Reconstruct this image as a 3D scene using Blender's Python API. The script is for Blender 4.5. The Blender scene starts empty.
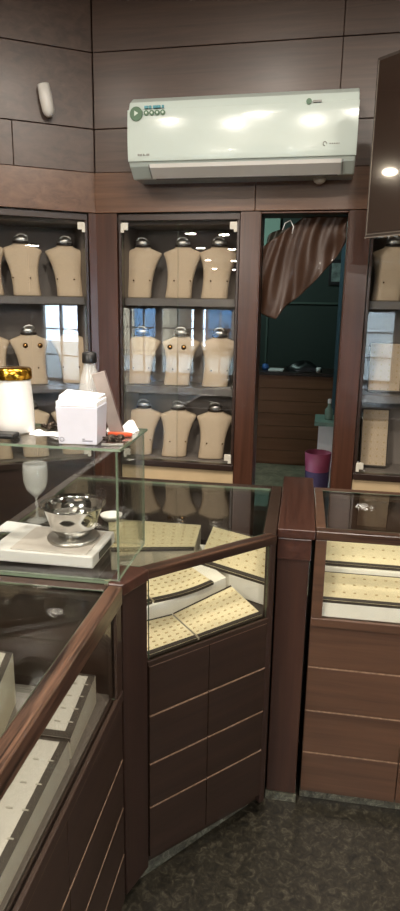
import bpy, bmesh, math, random
from math import sin, cos, pi, radians
from mathutils import Matrix, Vector
random.seed(7)
SC = bpy.context.scene
COL = SC.collection

# ------------------------------------------------------------------ materials
def lin(h):
    h = h.lstrip('#'); o = []
    for i in (0, 2, 4):
        c = int(h[i:i+2], 16)/255
        o.append(c/12.92 if c <= .04045 else ((c+.055)/1.055)**2.4)
    return (o[0], o[1], o[2], 1)

def new_mat(name):
    m = bpy.data.materials.new(name); m.use_nodes = True
    nt = m.node_tree; nt.nodes.clear()
    out = nt.nodes.new('ShaderNodeOutputMaterial')
    return m, nt, out

def principled(nt, out):
    b = nt.nodes.new('ShaderNodeBsdfPrincipled')
    nt.links.new(b.outputs[0], out.inputs[0]); return b

def plain(name, col, rough=.5, metal=0, var=.06, scale=40, bump=0, coat=0, spec=.5):
    """procedural paint / plastic / cloth: small noise in the colour and optional bump"""
    m, nt, out = new_mat(name); b = principled(nt, out)
    c = lin(col)
    tc = nt.nodes.new('ShaderNodeTexCoord'); n = nt.nodes.new('ShaderNodeTexNoise')
    n.inputs['Scale'].default_value = scale; n.inputs['Detail'].default_value = 3
    nt.links.new(tc.outputs['Object'], n.inputs['Vector'])
    r = nt.nodes.new('ShaderNodeValToRGB')
    r.color_ramp.elements[0].position = .3; r.color_ramp.elements[1].position = .7
    r.color_ramp.elements[0].color = (c[0]*(1-var), c[1]*(1-var), c[2]*(1-var), 1)
    r.color_ramp.elements[1].color = (min(1, c[0]*(1+var)), min(1, c[1]*(1+var)), min(1, c[2]*(1+var)), 1)
    nt.links.new(n.outputs['Fac'], r.inputs[0]); nt.links.new(r.outputs[0], b.inputs['Base Color'])
    b.inputs['Roughness'].default_value = rough; b.inputs['Metallic'].default_value = metal
    b.inputs['Coat Weight'].default_value = coat; b.inputs['Specular IOR Level'].default_value = spec
    if bump:
        bp = nt.nodes.new('ShaderNodeBump'); bp.inputs['Strength'].default_value = bump
        bp.inputs['Distance'].default_value = .002
        nt.links.new(n.outputs['Fac'], bp.inputs['Height']); nt.links.new(bp.outputs[0], b.inputs['Normal'])
    return m

def wood(name, dark, light, axis=0, rough=.38, grain=60, coat=.15, contrast=(.32, .72)):
    """stained wood, grain stretched along a local axis"""
    m, nt, out = new_mat(name); b = principled(nt, out)
    tc = nt.nodes.new('ShaderNodeTexCoord'); mp = nt.nodes.new('ShaderNodeMapping')
    s = [grain]*3; s[axis] = grain*.045
    mp.inputs['Scale'].default_value = s
    nt.links.new(tc.outputs['Object'], mp.inputs[0])
    n = nt.nodes.new('ShaderNodeTexNoise'); n.inputs['Scale'].default_value = 1
    n.inputs['Detail'].default_value = 6; n.inputs['Roughness'].default_value = .65
    n.inputs['Distortion'].default_value = .6
    nt.links.new(mp.outputs[0], n.inputs['Vector'])
    r = nt.nodes.new('ShaderNodeValToRGB')
    r.color_ramp.elements[0].position = contrast[0]; r.color_ramp.elements[1].position = contrast[1]
    r.color_ramp.elements[0].color = lin(dark); r.color_ramp.elements[1].color = lin(light)
    nt.links.new(n.outputs['Fac'], r.inputs[0]); nt.links.new(r.outputs[0], b.inputs['Base Color'])
    bp = nt.nodes.new('ShaderNodeBump'); bp.inputs['Strength'].default_value = .12
    bp.inputs['Distance'].default_value = .001
    nt.links.new(n.outputs['Fac'], bp.inputs['Height']); nt.links.new(bp.outputs[0], b.inputs['Normal'])
    b.inputs['Roughness'].default_value = rough; b.inputs['Coat Weight'].default_value = coat
    b.inputs['Coat Roughness'].default_value = .25
    return m

def glass(name, tint='#eef6f2', ior=1.5, rough=0.0):
    """thin clear pane: fresnel mix of straight transmission and mirror reflection"""
    m, nt, out = new_mat(name)
    t = nt.nodes.new('ShaderNodeBsdfTransparent'); t.inputs[0].default_value = lin(tint)
    g = nt.nodes.new('ShaderNodeBsdfGlossy'); g.inputs['Roughness'].default_value = rough
    # Schlick reflectance, the same from both sides of the pane
    r0 = ((ior-1)/(ior+1))**2
    lw = nt.nodes.new('ShaderNodeLayerWeight'); lw.inputs[0].default_value = .5
    pw = nt.nodes.new('ShaderNodeMath'); pw.operation = 'POWER'; pw.inputs[1].default_value = 5
    f = nt.nodes.new('ShaderNodeMath'); f.operation = 'MULTIPLY_ADD'
    f.inputs[1].default_value = 1-r0; f.inputs[2].default_value = r0
    nt.links.new(lw.outputs['Facing'], pw.inputs[0]); nt.links.new(pw.outputs[0], f.inputs[0])
    mx = nt.nodes.new('ShaderNodeMixShader')
    nt.links.new(f.outputs[0], mx.inputs[0]); nt.links.new(t.outputs[0], mx.inputs[1])
    nt.links.new(g.outputs[0], mx.inputs[2]); nt.links.new(mx.outputs[0], out.inputs[0])
    return m

def emit(name, col, strength):
    m, nt, out = new_mat(name); e = nt.nodes.new('ShaderNodeEmission')
    e.inputs[0].default_value = lin(col); e.inputs[1].default_value = strength
    nt.links.new(e.outputs[0], out.inputs[0]); return m

def marble(name, cols, scale=9, rough=.3):
    m, nt, out = new_mat(name); b = principled(nt, out)
    tc = nt.nodes.new('ShaderNodeTexCoord'); n = nt.nodes.new('ShaderNodeTexNoise')
    n.inputs['Scale'].default_value = scale; n.inputs['Detail'].default_value = 9
    n.inputs['Roughness'].default_value = .7; n.inputs['Distortion'].default_value = 1.2
    nt.links.new(tc.outputs['Object'], n.inputs['Vector'])
    r = nt.nodes.new('ShaderNodeValToRGB'); el = r.color_ramp.elements
    el[0].position = .35; el[0].color = lin(cols[0]); el[1].position = .7; el[1].color = lin(cols[2])
    e = el.new(.52); e.color = lin(cols[1])
    nt.links.new(n.outputs['Fac'], r.inputs[0]); nt.links.new(r.outputs[0], b.inputs['Base Color'])
    b.inputs['Roughness'].default_value = rough
    return m

W_UP   = wood('panel_wood', '#41312a', '#5c483d', 0, .42, 26)
W_BAND = wood('band_wood', '#53392a', '#74543f', 0, .3, 26)
W_PIER = wood('pier_wood', '#3a2318', '#543427', 2, .28, 34)
W_TRIM = wood('trim_wood', '#231713', '#38271f', 0, .34, 34)
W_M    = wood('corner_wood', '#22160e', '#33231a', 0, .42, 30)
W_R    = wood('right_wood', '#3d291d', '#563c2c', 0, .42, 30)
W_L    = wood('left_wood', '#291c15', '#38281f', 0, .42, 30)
W_RAIL = wood('rail_wood', '#160c08', '#5c4334', 0, .28, 120, .3, (.38, .66))
W_RAILD= wood('worn_rail_wood', '#21130e', '#5a4030', 0, .3, 60, .3, (.42, .8))
W_POST = wood('post_wood', '#2b1811', '#3f271c', 2, .4, 34)
W_CAP  = wood('cap_wood', '#2e1a14', '#482d24', 1, .3, 40, .3)
W_DARK = wood('dark_wood', '#241814', '#35241d', 2, .4, 30)
W_DESK = wood('desk_wood', '#74492f', '#8d5f42', 0, .5, 20)
EDGE   = plain('worn_edge', '#806754', .5, var=.3, scale=90)
GLASS  = glass('clear_glass', '#f9faf9', 1.52)
GLASST = glass('top_glass', '#f2f4f2', 1.85)
GLASSD = glass('door_glass', '#f8f9f9', 1.6)
GEDGE  = plain('glass_edge', '#75846f', .2, var=.1)
CREAM  = plain('cream_linen', '#d0b99d', .85, var=.05, scale=180, bump=.15)
TRAY   = plain('cream_tray_cloth', '#e0d0a8', .85, var=.05, scale=160, bump=.15)
TRAYG  = plain('grey_white_tray_cloth', '#b8b1a6', .85, var=.05, scale=160, bump=.15)
TRAYSIDE = plain('tray_side', '#d6cbb4', .6, var=.04)
BORDER = plain('tray_border', '#372e25', .6, var=.1)
SLIT   = plain('tray_slit', '#bfa67a', .8, var=.1)
SLITG  = plain('grey_tray_slit', '#a29b8e', .8, var=.1)
WHITE  = plain('white_lining', '#ece6d8', .6, var=.03)
LINER  = plain('grey_lining', '#6d645c', .6, var=.08, scale=12)
CABIN  = plain('cabinet_lining', '#837971', .6, var=.08, scale=10)
SHELFM = plain('shelf_front', '#6b6560', .4, var=.06)
CREAMP = plain('cream_laminate', '#bfa884', .45, var=.05, scale=14)
CHROME = plain('chrome', '#d8d8d6', .12, 1, var=.02)
STEEL  = plain('brushed_steel', '#c9c5be', .34, 1, var=.08, scale=60)
GOLD   = plain('gold_foil', '#e0aa3a', .18, 1, var=.25, scale=60, bump=.6)
BRASS  = plain('brass', '#a07a4a', .25, 1, var=.05)
BLACK  = plain('black_plastic', '#141414', .35, var=.1)
DKRING = plain('dark_ring', '#2a221e', .4, var=.1)
ACW    = plain('ac_white', '#c8d4ce', .2, var=.015, scale=6, coat=.4)
ACW2   = plain('ac_flap_white', '#dcdad6', .35, var=.015, scale=6)
ACGREY = plain('ac_grey', '#8a8a86', .5, var=.03)
STGREEN= plain('sticker_green', '#4f6f55', .5, var=.05)
STPALE = plain('sticker_pale', '#c9d6cc', .5, var=.03)
STTEAL = plain('sticker_teal', '#4c93a0', .5, var=.05)
PLASTW = plain('white_plastic', '#dedbd5', .35, var=.02)
PAPER  = plain('white_paper', '#f4f2f2', .7, var=.02)
CARD   = plain('pink_card', '#8d827b', .6, var=.12, scale=30)
CARDE  = plain('card_edge', '#5a4640', .6, var=.1)
REDP   = plain('red_orange_plastic', '#c8502c', .35, var=.08)
PINK   = plain('pink_plastic', '#84364e', .5, var=.1, scale=12)
PURPLE = plain('dark_purple_cloth', '#3a2c4c', .7, var=.1)
TEALW  = plain('teal_wall_paint', '#27352f', .7, var=.06, scale=4)
MINTW  = plain('mint_paint', '#87a395', .6, var=.04, scale=6)
BLUEF  = plain('blue_grey_frame', '#45606e', .5, var=.06)
BLUE   = plain('blue_plastic', '#3a66a8', .5, var=.05)
SATIN  = plain('brown_satin', '#402b1f', .5, var=.12, scale=9, coat=.1)
SATIND = plain('dark_satin', '#2f2d25', .45, var=.12, scale=9)
CEILM  = plain('ceiling_paint', '#8f857a', .8, var=.03, scale=3)
WALLD  = plain('dark_wall_paint', '#6e6459', .7, var=.06, scale=3)
FLOORM = marble('speckled_floor', ('#171613', '#29261f', '#4c483d'), 40, .3)
KICKM  = marble('marble_skirting', ('#2e2e28', '#55554a', '#8b8a7b'), 40, .35)
FLOORB = marble('pale_marble_floor', ('#6b6a58', '#9a9882', '#c4c0a8'), 7, .35)
SCREEN = plain('screen_glass', '#2b211c', .12, var=.04, scale=3, coat=1.0)
BEZEL  = plain('screen_bezel', '#3a332f', .25, var=.05)
BEZELL = plain('bezel_line', '#9d948a', .2, .6, var=.05)
LENS   = emit('lamp_lens', '#fff1dc', 14)
LENSW  = emit('glint_lamp_lens', '#ffeccf', 40)
m_, nt_, out_ = new_mat('frosted_goblet')
tr_ = nt_.nodes.new('ShaderNodeBsdfTransparent'); df_ = nt_.nodes.new('ShaderNodeBsdfTranslucent'); d2_ = nt_.nodes.new('ShaderNodeBsdfPrincipled')
d2_.inputs['Base Color'].default_value = lin('#e8e8e4'); d2_.inputs['Roughness'].default_value = .15
mx_ = nt_.nodes.new('ShaderNodeMixShader'); mx_.inputs[0].default_value = .22
nt_.links.new(tr_.outputs[0], mx_.inputs[1]); nt_.links.new(d2_.outputs[0], mx_.inputs[2]); nt_.links.new(mx_.outputs[0], out_.inputs[0])
FROSTM = m_
HINGE  = plain('pale_hinge_clip', '#cfcabc', .35, var=.03)
PICT   = plain('picture_print', '#7d8a86', .5, var=.5, scale=18)

# ------------------------------------------------------------------ mesh builder
class MB:
    def __init__(s): s.v = []; s.f = []; s.m = []; s.sm = []
    def add(s, vs, fs, mi=0, smooth=False):
        b = len(s.v); s.v += [Vector(p) for p in vs]
        for f in fs:
            s.f.append([b+i for i in f]); s.m.append(mi if isinstance(mi, int) else 0); s.sm.append(smooth)
        return s
    def box(s, a, b, mi=0, rim=None):
        """axis box a..b; rim = material index for the faces around the thinnest axis"""
        x0, y0, z0 = [min(p, q) for p, q in zip(a, b)]; x1, y1, z1 = [max(p, q) for p, q in zip(a, b)]
        vs = [(x0,y0,z0),(x1,y0,z0),(x1,y1,z0),(x0,y1,z0),(x0,y0,z1),(x1,y0,z1),(x1,y1,z1),(x0,y1,z1)]
        fs = [(0,3,2,1),(4,5,6,7),(0,1,5,4),(2,3,7,6),(1,2,6,5),(3,0,4,7)]
        ax = [2,2,1,1,0,0]; d = [x1-x0, y1-y0, z1-z0]; thin = d.index(min(d))
        n = len(s.v); s.v += [Vector(p) for p in vs]
        for f, k in zip(fs, ax):
            s.f.append([n+i for i in f]); s.sm.append(False)
            s.m.append(mi if rim is None or k == thin else rim)
        return s
    def prism(s, poly, z0, z1, mi=0, rim=None):
        n = len(poly)
        ar = sum(poly[i][0]*poly[(i+1) % n][1]-poly[(i+1) % n][0]*poly[i][1] for i in range(n))
        if ar < 0: poly = poly[::-1]
        vs = [(x, y, z0) for x, y in poly]+[(x, y, z1) for x, y in poly]
        s.add(vs, [list(range(n))[::-1], list(range(n, 2*n))], mi)
        b = len(s.v)-2*n
        for i in range(n):
            j = (i+1) % n
            s.f.append([b+i, b+j, b+n+j, b+n+i]); s.m.append(mi if rim is None else rim); s.sm.append(False)
        return s
    def extr(s, prof, x0, x1, mi=0, smooth=False):
        """profile (y, z) swept along x"""
        n = len(prof)
        vs = [(x0, y, z) for y, z in prof]+[(x1, y, z) for y, z in prof]
        b = len(s.v); s.v += [Vector(p) for p in vs]
        s.f += [[b+i for i in range(n)][::-1], [b+n+i for i in range(n)]]; s.m += [mi, mi]; s.sm += [False, False]
        for i in range(n):
            j = (i+1) % n
            s.f.append([b+i, b+j, b+n+j, b+n+i]); s.m.append(mi); s.sm.append(smooth)
        return s
    def lathe(s, prof, c=(0,0,0), seg=24, mi=0, sx=1, sy=1):
        """profile (r, z) turned about z"""
        b = len(s.v); n = len(prof)
        for k in range(seg):
            a = 2*pi*k/seg
            for r, z in prof: s.v.append(Vector((c[0]+r*cos(a)*sx, c[1]+r*sin(a)*sy, c[2]+z)))
        for k in range(seg):
            k2 = (k+1) % seg
            for i in range(n-1):
                s.f.append([b+k*n+i, b+k2*n+i, b+k2*n+i+1, b+k*n+i+1]); s.m.append(mi); s.sm.append(True)
        return s
    def tube(s, pts, r=.004, seg=8, mi=0, closed=False):
        pts = [Vector(p) for p in pts]; n = len(pts); b = len(s.v)
        for i, p in enumerate(pts):
            a = pts[(i-1) % n] if (closed or i > 0) else p
            c = pts[(i+1) % n] if (closed or i < n-1) else p
            t = (c-a).normalized(); u = t.cross(Vector((.13, .21, .97)))
            if u.length < .05: u = t.cross(Vector((1, 0, 0)))
            u.normalize(); w = t.cross(u)
            for k in range(seg):
                an = 2*pi*k/seg; s.v.append(p+(u*cos(an)+w*sin(an))*r)
        for i in range(n if closed else n-1):
            j = (i+1) % n
            for k in range(seg):
                k2 = (k+1) % seg
                s.f.append([b+i*seg+k, b+i*seg+k2, b+j*seg+k2, b+j*seg+k]); s.m.append(mi); s.sm.append(True)
        if not closed:
            s.f.append([b+k for k in range(seg)][::-1]); s.m.append(mi); s.sm.append(False)
            s.f.append([b+(n-1)*seg+k for k in range(seg)]); s.m.append(mi); s.sm.append(False)
        return s
    def grid(s, fn, nu, nv, mi=0, smooth=True):
        b = len(s.v)
        for j in range(nv+1):
            for i in range(nu+1): s.v.append(Vector(fn(i/nu, j/nv)))
        for j in range(nv):
            for i in range(nu):
                a = b+j*(nu+1)+i
                s.f.append([a, a+1, a+nu+2, a+nu+1]); s.m.append(mi); s.sm.append(smooth)
        return s
    def build(s, name, mats, parent=None, frame=None, bevel=0, fix=True):
        if not isinstance(mats, (list, tuple)): mats = [mats]
        M = frame or Matrix()
        if parent is not None: M = world_of(parent).inverted() @ M
        me = bpy.data.meshes.new(name)
        me.from_pydata([M @ v for v in s.v], [], s.f)
        for m in mats: me.materials.append(m)
        for p, mi, sm in zip(me.polygons, s.m, s.sm):
            p.material_index = mi; p.use_smooth = sm
        if fix:
            bm = bmesh.new(); bm.from_mesh(me)
            bmesh.ops.recalc_face_normals(bm, faces=bm.faces); bm.to_mesh(me); bm.free()
        o = bpy.data.objects.new(name, me); COL.objects.link(o)
        if parent is not None: o.parent = parent
        if bevel:
            bv = o.modifiers.new('bevel', 'BEVEL'); bv.width = bevel; bv.segments = 2
            bv.limit_method = 'ANGLE'; bv.angle_limit = radians(40)
        return o

def world_of(o):
    M = o.matrix_basis.copy()
    while o.parent: o = o.parent; M = o.matrix_basis @ M
    return M

def fr(x, y, ang, z=0):
    return Matrix.Translation((x, y, z)) @ Matrix.Rotation(radians(ang), 4, 'Z')

def tag(o, label, cat, group=None):
    o['label'] = label; o['category'] = cat
    if group: o['group'] = group
    return o
def thing(name, label, cat, M=None, group=None):
    o = bpy.data.objects.new(name, None); COL.objects.link(o)
    o.empty_display_size = .05
    if M is not None: o.matrix_basis = M
    return tag(o, label, cat, group)
def struct(o, label=None, cat=None):
    o['kind'] = 'structure'
    if label: o['label'] = label
    if cat: o['category'] = cat
    return o
def copy_tree(o, parent=None):
    c = o.copy(); COL.objects.link(c)
    if parent is not None: c.parent = parent
    for ch in list(o.children): copy_tree(ch, c)
    return c

# ------------------------------------------------------------------ frames of the place
I4 = Matrix()
B = fr(0, 3.0, -2)                                    # rear wall: x right along wall, y into wall
CB = B @ Vector((-1.02, 0, 0))
L = fr(CB.x, CB.y, 31.2)                              # angled left wall, x from -t to 0 at the corner
R_ = fr(.055, 1.76, 0)                                # right counter front
M_ = fr(-.354, 1.389, 45)                             # corner counter front
C_ = fr(-.393, 0, 90)                                 # left counter: x = along v, y = to the left

# ------------------------------------------------------------------ setting
TOP = 3.05
struct(MB().box((-6, -8.6, -.06), (6, 3.6, 0)).build('floor', FLOORM))
struct(MB().box((-6, .2, TOP), (6, 3.4, TOP+.05)).box((-6, -8.6, 2.42), (6, .2, 2.5)).box((-6, .2, 2.42), (6, .26, TOP)).build('ceiling', CEILM))

# rear wall: piers, band and upper panels
def wall_pieces(fr_, x0, x1, openings, name, seams):
    mb = MB()
    xs = [x0]
    for a, b in openings: xs += [a, b]
    xs.append(x1)
    for i in range(0, len(xs), 2):
        if xs[i+1]-xs[i] > .002: mb.box((xs[i], 0, 0), (xs[i+1], .06, 2.03))
    mb.box((x0-.05, .062, 2.032), (x1+.05, .10, TOP))
    w = struct(mb.build(name, W_PIER, None, fr_))
    ub = MB()
    # band 2.03 - 2.21 in lengths, then upper panels
    cuts = [x0]+seams[0]+[x1]
    for a, b in zip(cuts, cuts[1:]): ub.box((a+.001, -.006, 2.032), (b-.001, .06, 2.21))
    ub.build('band', W_BAND, w, fr_, .002)
    pb = MB(); cuts = [x0]+seams[1]+[x1]
    for a, b in zip(cuts, cuts[1:]): pb.box((a+.001, .004, 2.213), (b-.001, .06, 2.40))
    cuts = [x0]+seams[2]+[x1]
    for a, b in zip(cuts, cuts[1:]):
        pb.box((a+.001, .004, 2.403), (b-.001, .06, 2.72)); pb.box((a+.001, .004, 2.723), (b-.001, .06, TOP))
    pb.build('upper_panel', W_UP, w, fr_, .002)
    return w
wall_pieces(B, -1.02, 1.6, [(-.915, -.315), (-.226, .176), (.27, .86)], 'wall_back', ([-.25, .42], [-.45, .3], [.1]))
wall_pieces(L, -1.25, 0, [(-.625, -.035)], 'wall_left', ([-.66], [-.37], [-.7]))
# side walls
struct(MB().box((-2.15, 1.0, 0), (-2.09, 2.45, TOP)).box((-6, .94, 0), (-2.09, 1.0, TOP)).build('wall_left_return', WALLD))
struct(MB().box((1.6, 1.0, 0), (1.66, 3.2, TOP)).box((1.6, .94, 0), (6, 1.0, TOP)).build('wall_right', WALLD))

# shop front behind the viewer, glazed below a dark fascia, with daylight outside
def shopfront(name, fr_, x0, x1, zt, holes):
    mb = MB(); xs = [x0]
    for a, b in holes: xs += [a, b]
    xs.append(x1)
    for i in range(0, len(xs), 2): mb.box((xs[i], 0, 0), (xs[i+1], .12, zt))
    mb.box((x0, 0, zt), (x1, .12, 2.45))
    return struct(mb.build(name, WALLD, None, fr_))
WN = [0]
def window(fr_, a, b, zt, nm):
    WN[0] += 1
    mb = MB(); w = .035
    mb.box((a, .03, .02), (a+w, .09, zt)).box((b-w, .03, .02), (b, .09, zt)).box((a, .03, zt-w), (b, .09, zt)).box((a, .03, .0), (b, .09, .05))
    for k in range(1, nm):
        x = a+(b-a)*k/nm; mb.box((x-.02, .03, .02), (x+.02, .09, zt))
    for zz in (.55, 1.1): mb.box((a+w, .035, zz-.015), (b-w, .085, zz+.015))
    f = struct(mb.build('window_%d' % WN[0], PLASTW, None, fr_))
    MB().box((a+w, .055, .05), (b-w, .063, zt-w)).build('pane', GLASSD, f, fr_)
F1 = fr(0, -8.4, 180); F2 = fr(5.6, 0, -90)
shopfront('wall_front', F1, -5.6, 5.8, 1.58, [(-1.2, -.5), (2.3, 3.2), (3.35, 4.2), (4.3, 5.3)])
window(F1, 2.3, 3.2, 1.58, 2); window(F1, 3.35, 4.2, 1.58, 2); window(F1, 4.3, 5.3, 1.58, 3); window(F1, -1.2, -.5, 1.58, 1)
shopfront('wall_right_front', F2, -1.0, 8.6, 1.62, [(2.9, 3.15), (3.4, 4.3), (4.45, 5.6)])
window(F2, 2.9, 3.15, 1.62, 1); window(F2, 3.4, 4.3, 1.62, 2); window(F2, 4.45, 5.6, 1.62, 2)
struct(MB().box((-5.72, -8.6, 0), (-5.6, 1.0, 2.45)).build('wall_left_front', WALLD))

# ------------------------------------------------------------------ necklace busts
def make_bust():
    root = thing('necklace_bust', '', 'bust')
    prof = [(0, .060, .028), (.006, .063, .031), (.05, .0605, .033), (.10, .062, .034), (.14, .067, .034), (.175, .076, .034),
            (.20, .086, .033), (.214, .0925, .032), (.222, .090, .030), (.230, .074, .028), (.238, .054, .027), (.244, .040, .026), (.252, .036, .026)]
    mb = MB(); NS = 14
    def sec(k, j):
        z, w, d = prof[k]; a = pi*j/NS
        c, s_ = cos(a), sin(a)
        w *= 1.07
        return (w*(abs(c)**.8)*(1 if c >= 0 else -1)+.022*(z/.21-1)*(1 if z < .21 else 0), -d*(abs(s_)**.7)+z*.12, z)
    n = NS+1
    vs = [sec(k, j) for k in range(len(prof)) for j in range(n)]
    fs = []
    for k in range(len(prof)-1):
        for j in range(NS): fs.append((k*n+j, k*n+j+1, (k+1)*n+j+1, (k+1)*n+j))
        fs.append((k*n+NS, k*n, (k+1)*n, (k+1)*n+NS))
    fs.append(tuple(range(n))); fs.append(tuple(range((len(prof)-1)*n, len(prof)*n)))
    mb.add(vs, fs, 0, True)
    mb.build('body', CREAM, root)
    y = .252*.12-.012
    MB().lathe([(.0, -.003), (.038, -.003), (.041, .001), (.041, .006), (.037, .009), (0, .009)], (0, y, .252), 20, 0, 1, .6).build('neck_ring', DKRING, root)
    c = MB().lathe([(.034, 0), (.036, .008), (.034, .016), (.024, .021), (0, .021)], (0, y, .261), 20, 0, 1, .6)
    c.tube([(-.004+.026*cos(a), y, .279+.016*sin(a)) for a in [pi*k/10 for k in range(11)]], .005, 6)
    c.build('neck_cap', STEEL, root)
    for sx in (-1, 1):
        MB().lathe([(0, 0), (.004, .001), (.004, .003), (0, .004)], (0, 0, 0), 8).build('pin', BRASS, root, Matrix.Translation((sx*.041, -.030, .085)) @ Matrix.Rotation(pi/2, 4, 'X'))
    return root
BUST0 = make_bust(); BU = [False]
def place_bust(M, label, group):
    o = BUST0 if not BU[0] else copy_tree(BUST0)
    BU[0] = True
    o.matrix_basis = M; o['label'] = label; o['group'] = group
    return o

# ------------------------------------------------------------------ wall display cabinets
def cabinet(fr_, x0, x1, split, label, knob=(.035, .035), base=None):
    z0, z1 = .815, 2.0; D = .30
    r = thing('wall_display_cabinet', label, 'display cabinet', fr_ @ Matrix.Translation(((x0+x1)/2, .15, 0)))
    cb = MB()
    cb.box((x0+.002, D-.012, 0), (x1-.002, D, 2.028)).box((x0+.002, .065, 0), (x0+.014, D-.012, 2.028)).box((x1-.014, .065, 0), (x1-.002, D-.012, 2.028))
    cb.box((x0+.014, .065, 1.985), (x1-.014, D-.012, 2.028)).box((x0+.014, .045, .79), (x1-.014, D-.012, z0))
    cb.build('cabinet_body', CABIN, r, fr_)
    MB().box((x0+.002, .012, 1.998), (x1-.002, .06, 2.028)).box((x0+.002, .012, .80), (x0+.016, .06, 1.998)).box((x1-.016, .012, .80), (x1-.002, .06, 1.998)).build('door_frame', W_TRIM, r, fr_, .002)
    MB().box((x0+.002, -.004, .792), (x1-.002, .045, .822)).build('sill', W_TRIM, r, fr_, .002)
    MB().box((x0+.002, .016, .10), (x1-.002, .05, .79)).build('base_panel', base or CREAMP, r, fr_, .002)
    MB().box((x0+.002, .03, 0), (x1-.002, .055, .098)).build('plinth', W_TRIM, r, fr_)
    for z in (1.625, 1.185):
        s = MB().box((x0+.015, .075, z), (x1-.015, D-.013, z+.014)).build('shelf', SHELFM, r, fr_, .001)
        MB().box((x0+.015, .069, z-.022), (x1-.015, .075, z+.014)).build('shelf_lip', SHELFM, s, fr_)
    for i, (a, b) in enumerate(((x0+.018, split-.002), (split+.002, x1-.018))):
        d = MB().box((a, .020, .826), (b, .026, 1.994), 0, 1).build('glass_door', [GLASSD, GEDGE], r, fr_)
        kx = split-knob[0] if i == 0 else split+knob[1]
        MB().lathe([(0, 0), (.012, .002), (.013, .008), (.006, .014), (.006, .02), (0, .02)], (0, 0, 0), 14).build(
            'knob', BRASS, d, fr_ @ Matrix.Translation((kx, .0, 1.405)) @ Matrix.Rotation(-pi/2, 4, 'X'))
        hx = a if i == 0 else b; sg = 1 if i == 0 else -1
        for hz in (1.955, .84):
            MB().box((hx-sg*.002, .012, hz), (hx+sg*.032, .020, hz+.034)).box((hx-sg*.004, .008, hz-.012), (hx+sg*.012, .018, hz+.03)).build('hinge_clip', HINGE, d, fr_, .002)
    return r
cabinet(B, -.913, -.317, -.616, 'glass-fronted wall display cabinet in the middle holding three rows of cream busts')
cabinet(L, -.622, -.037, -.324, 'glass-fronted wall display cabinet at the left edge, angled, behind white jar', base=W_TRIM)
cabinet(B, .272, .858, .56, 'glass-fronted wall display cabinet at right edge, beyond the curtained doorway')

rows = [(1.641, 'top'), (1.201, 'middle'), (.818, 'bottom')]
xs = [[-.833, -.622, -.437], [-.838, -.628, -.425], [-.832, -.640, -.440]]
side = ['left of three', 'centre of three', 'right of three']
for (z, rn), xr in zip(rows, xs):
    for k, x in enumerate(xr):
        place_bust(B @ fr(x, .15, 10+random.uniform(-3, 3), z), 'cream necklace bust on the %s shelf of the middle cabinet, %s' % (rn, side[k]), 'cream busts in the middle cabinet')
xsL = [[-.52, -.342, -.128], [-.52, -.325, -.115], [-.52, -.335, -.13]]
for (z, rn), xr in zip(rows, xsL):
    for k, x in enumerate(xr):
        place_bust(L @ fr(x, .15, -8+random.uniform(-3, 3), z) @ Matrix.Scale(-1, 4, Vector((1, 0, 0))), 'cream necklace bust on the %s shelf of the left angled cabinet, %s' % (rn, side[k]), 'cream busts in the left cabinet')
place_bust(B @ fr(.392, .15, 4, 1.641), 'cream necklace bust on top shelf of right cabinet, beside the door post', 'cream busts in the right cabinet')
place_bust(B @ fr(.64, .15, 4, 1.641), 'cream necklace bust on top shelf of right cabinet, farther from the door post', 'cream busts in the right cabinet')

# earring boards in the right cabinet
def board(x, z, w, h, label):
    r = thing('earring_board', label, 'display board', B @ fr(x, .16, 0, z), 'beige boards in the right cabinet')
    T = B @ fr(x, .16, 0, z) @ Matrix.Rotation(radians(-12), 4, 'X')
    MB().box((-w/2, 0, 0), (w/2, .018, h)).build('board', CREAM, r, T, .003)
    mb = MB()
    for i in range(4):
        for j in range(8): mb.box((-w/2+w*(i+.5)/4-.003, -.0015, h*(j+.5)/8-.004), (-w/2+w*(i+.5)/4+.003, 0, h*(j+.5)/8+.004))
    mb.build('slots', SLIT, r, T)
    MB().box((-w/2-.004, -.002, 0), (-w/2, .02, h+.004)).box((w/2, -.002, 0), (w/2+.004, .02, h+.004)).box((-w/2, -.002, h), (w/2, .02, h+.004)).box((-w/2-.004, -.004, -.0), (w/2+.004, 0, .008)).build('edge_strip', BORDER, r, T)
board(.378, .822, .125, .29, 'beige earring board leaning on the bottom shelf of right cabinet')
board(.40, 1.205, .15, .24, 'beige earring board leaning on the middle shelf of right cabinet')

# ------------------------------------------------------------------ doorway, curtain and back room
dt = MB().box((-.2255, -.004, 0), (-.219, .16, 2.028)).box((.1695, -.004, 0), (.1755, .16, 2.028)).box((-.219, -.004, 2.02), (.1695, .16, 2.028))
struct(dt.build('door_1', W_PIER, None, B, .002))
def lerp_poly(P, t):
    for (t0, a), (t1, b) in zip(P, P[1:]):
        if t <= t1:
            k = (t-t0)/(t1-t0); return (a[0]+(b[0]-a[0])*k, a[1]+(b[1]-a[1])*k)
    return P[-1][1]
CT = [(0, (-.217, 1.885)), (.3, (-.115, 1.955)), (.5, (-.03, 2.016)), (1, (.168, 2.016))]
CBm = [(0, (-.217, 1.575)), (.10, (-.185, 1.56)), (.2, (-.14, 1.548)), (.3, (-.095, 1.61)), (.5, (-.02, 1.67)), (.7, (.062, 1.755)), (.88, (.13, 1.84)), (1, (.168, 1.90))]
def cur(u, v):
    a = lerp_poly(CT, u); b = lerp_poly(CBm, u)
    k = u+.16*v*(1-u)+.03*sin(v*5)
    y = .085+.017*sin(k*16+1.2*sin(v*3.1))*(.35+.65*v)+.007*sin(k*33+v*5+1)+.004*sin(v*9+u*9)*u
    return (a[0]+(b[0]-a[0])*v, y, a[1]+(b[1]-a[1])*v)
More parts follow.
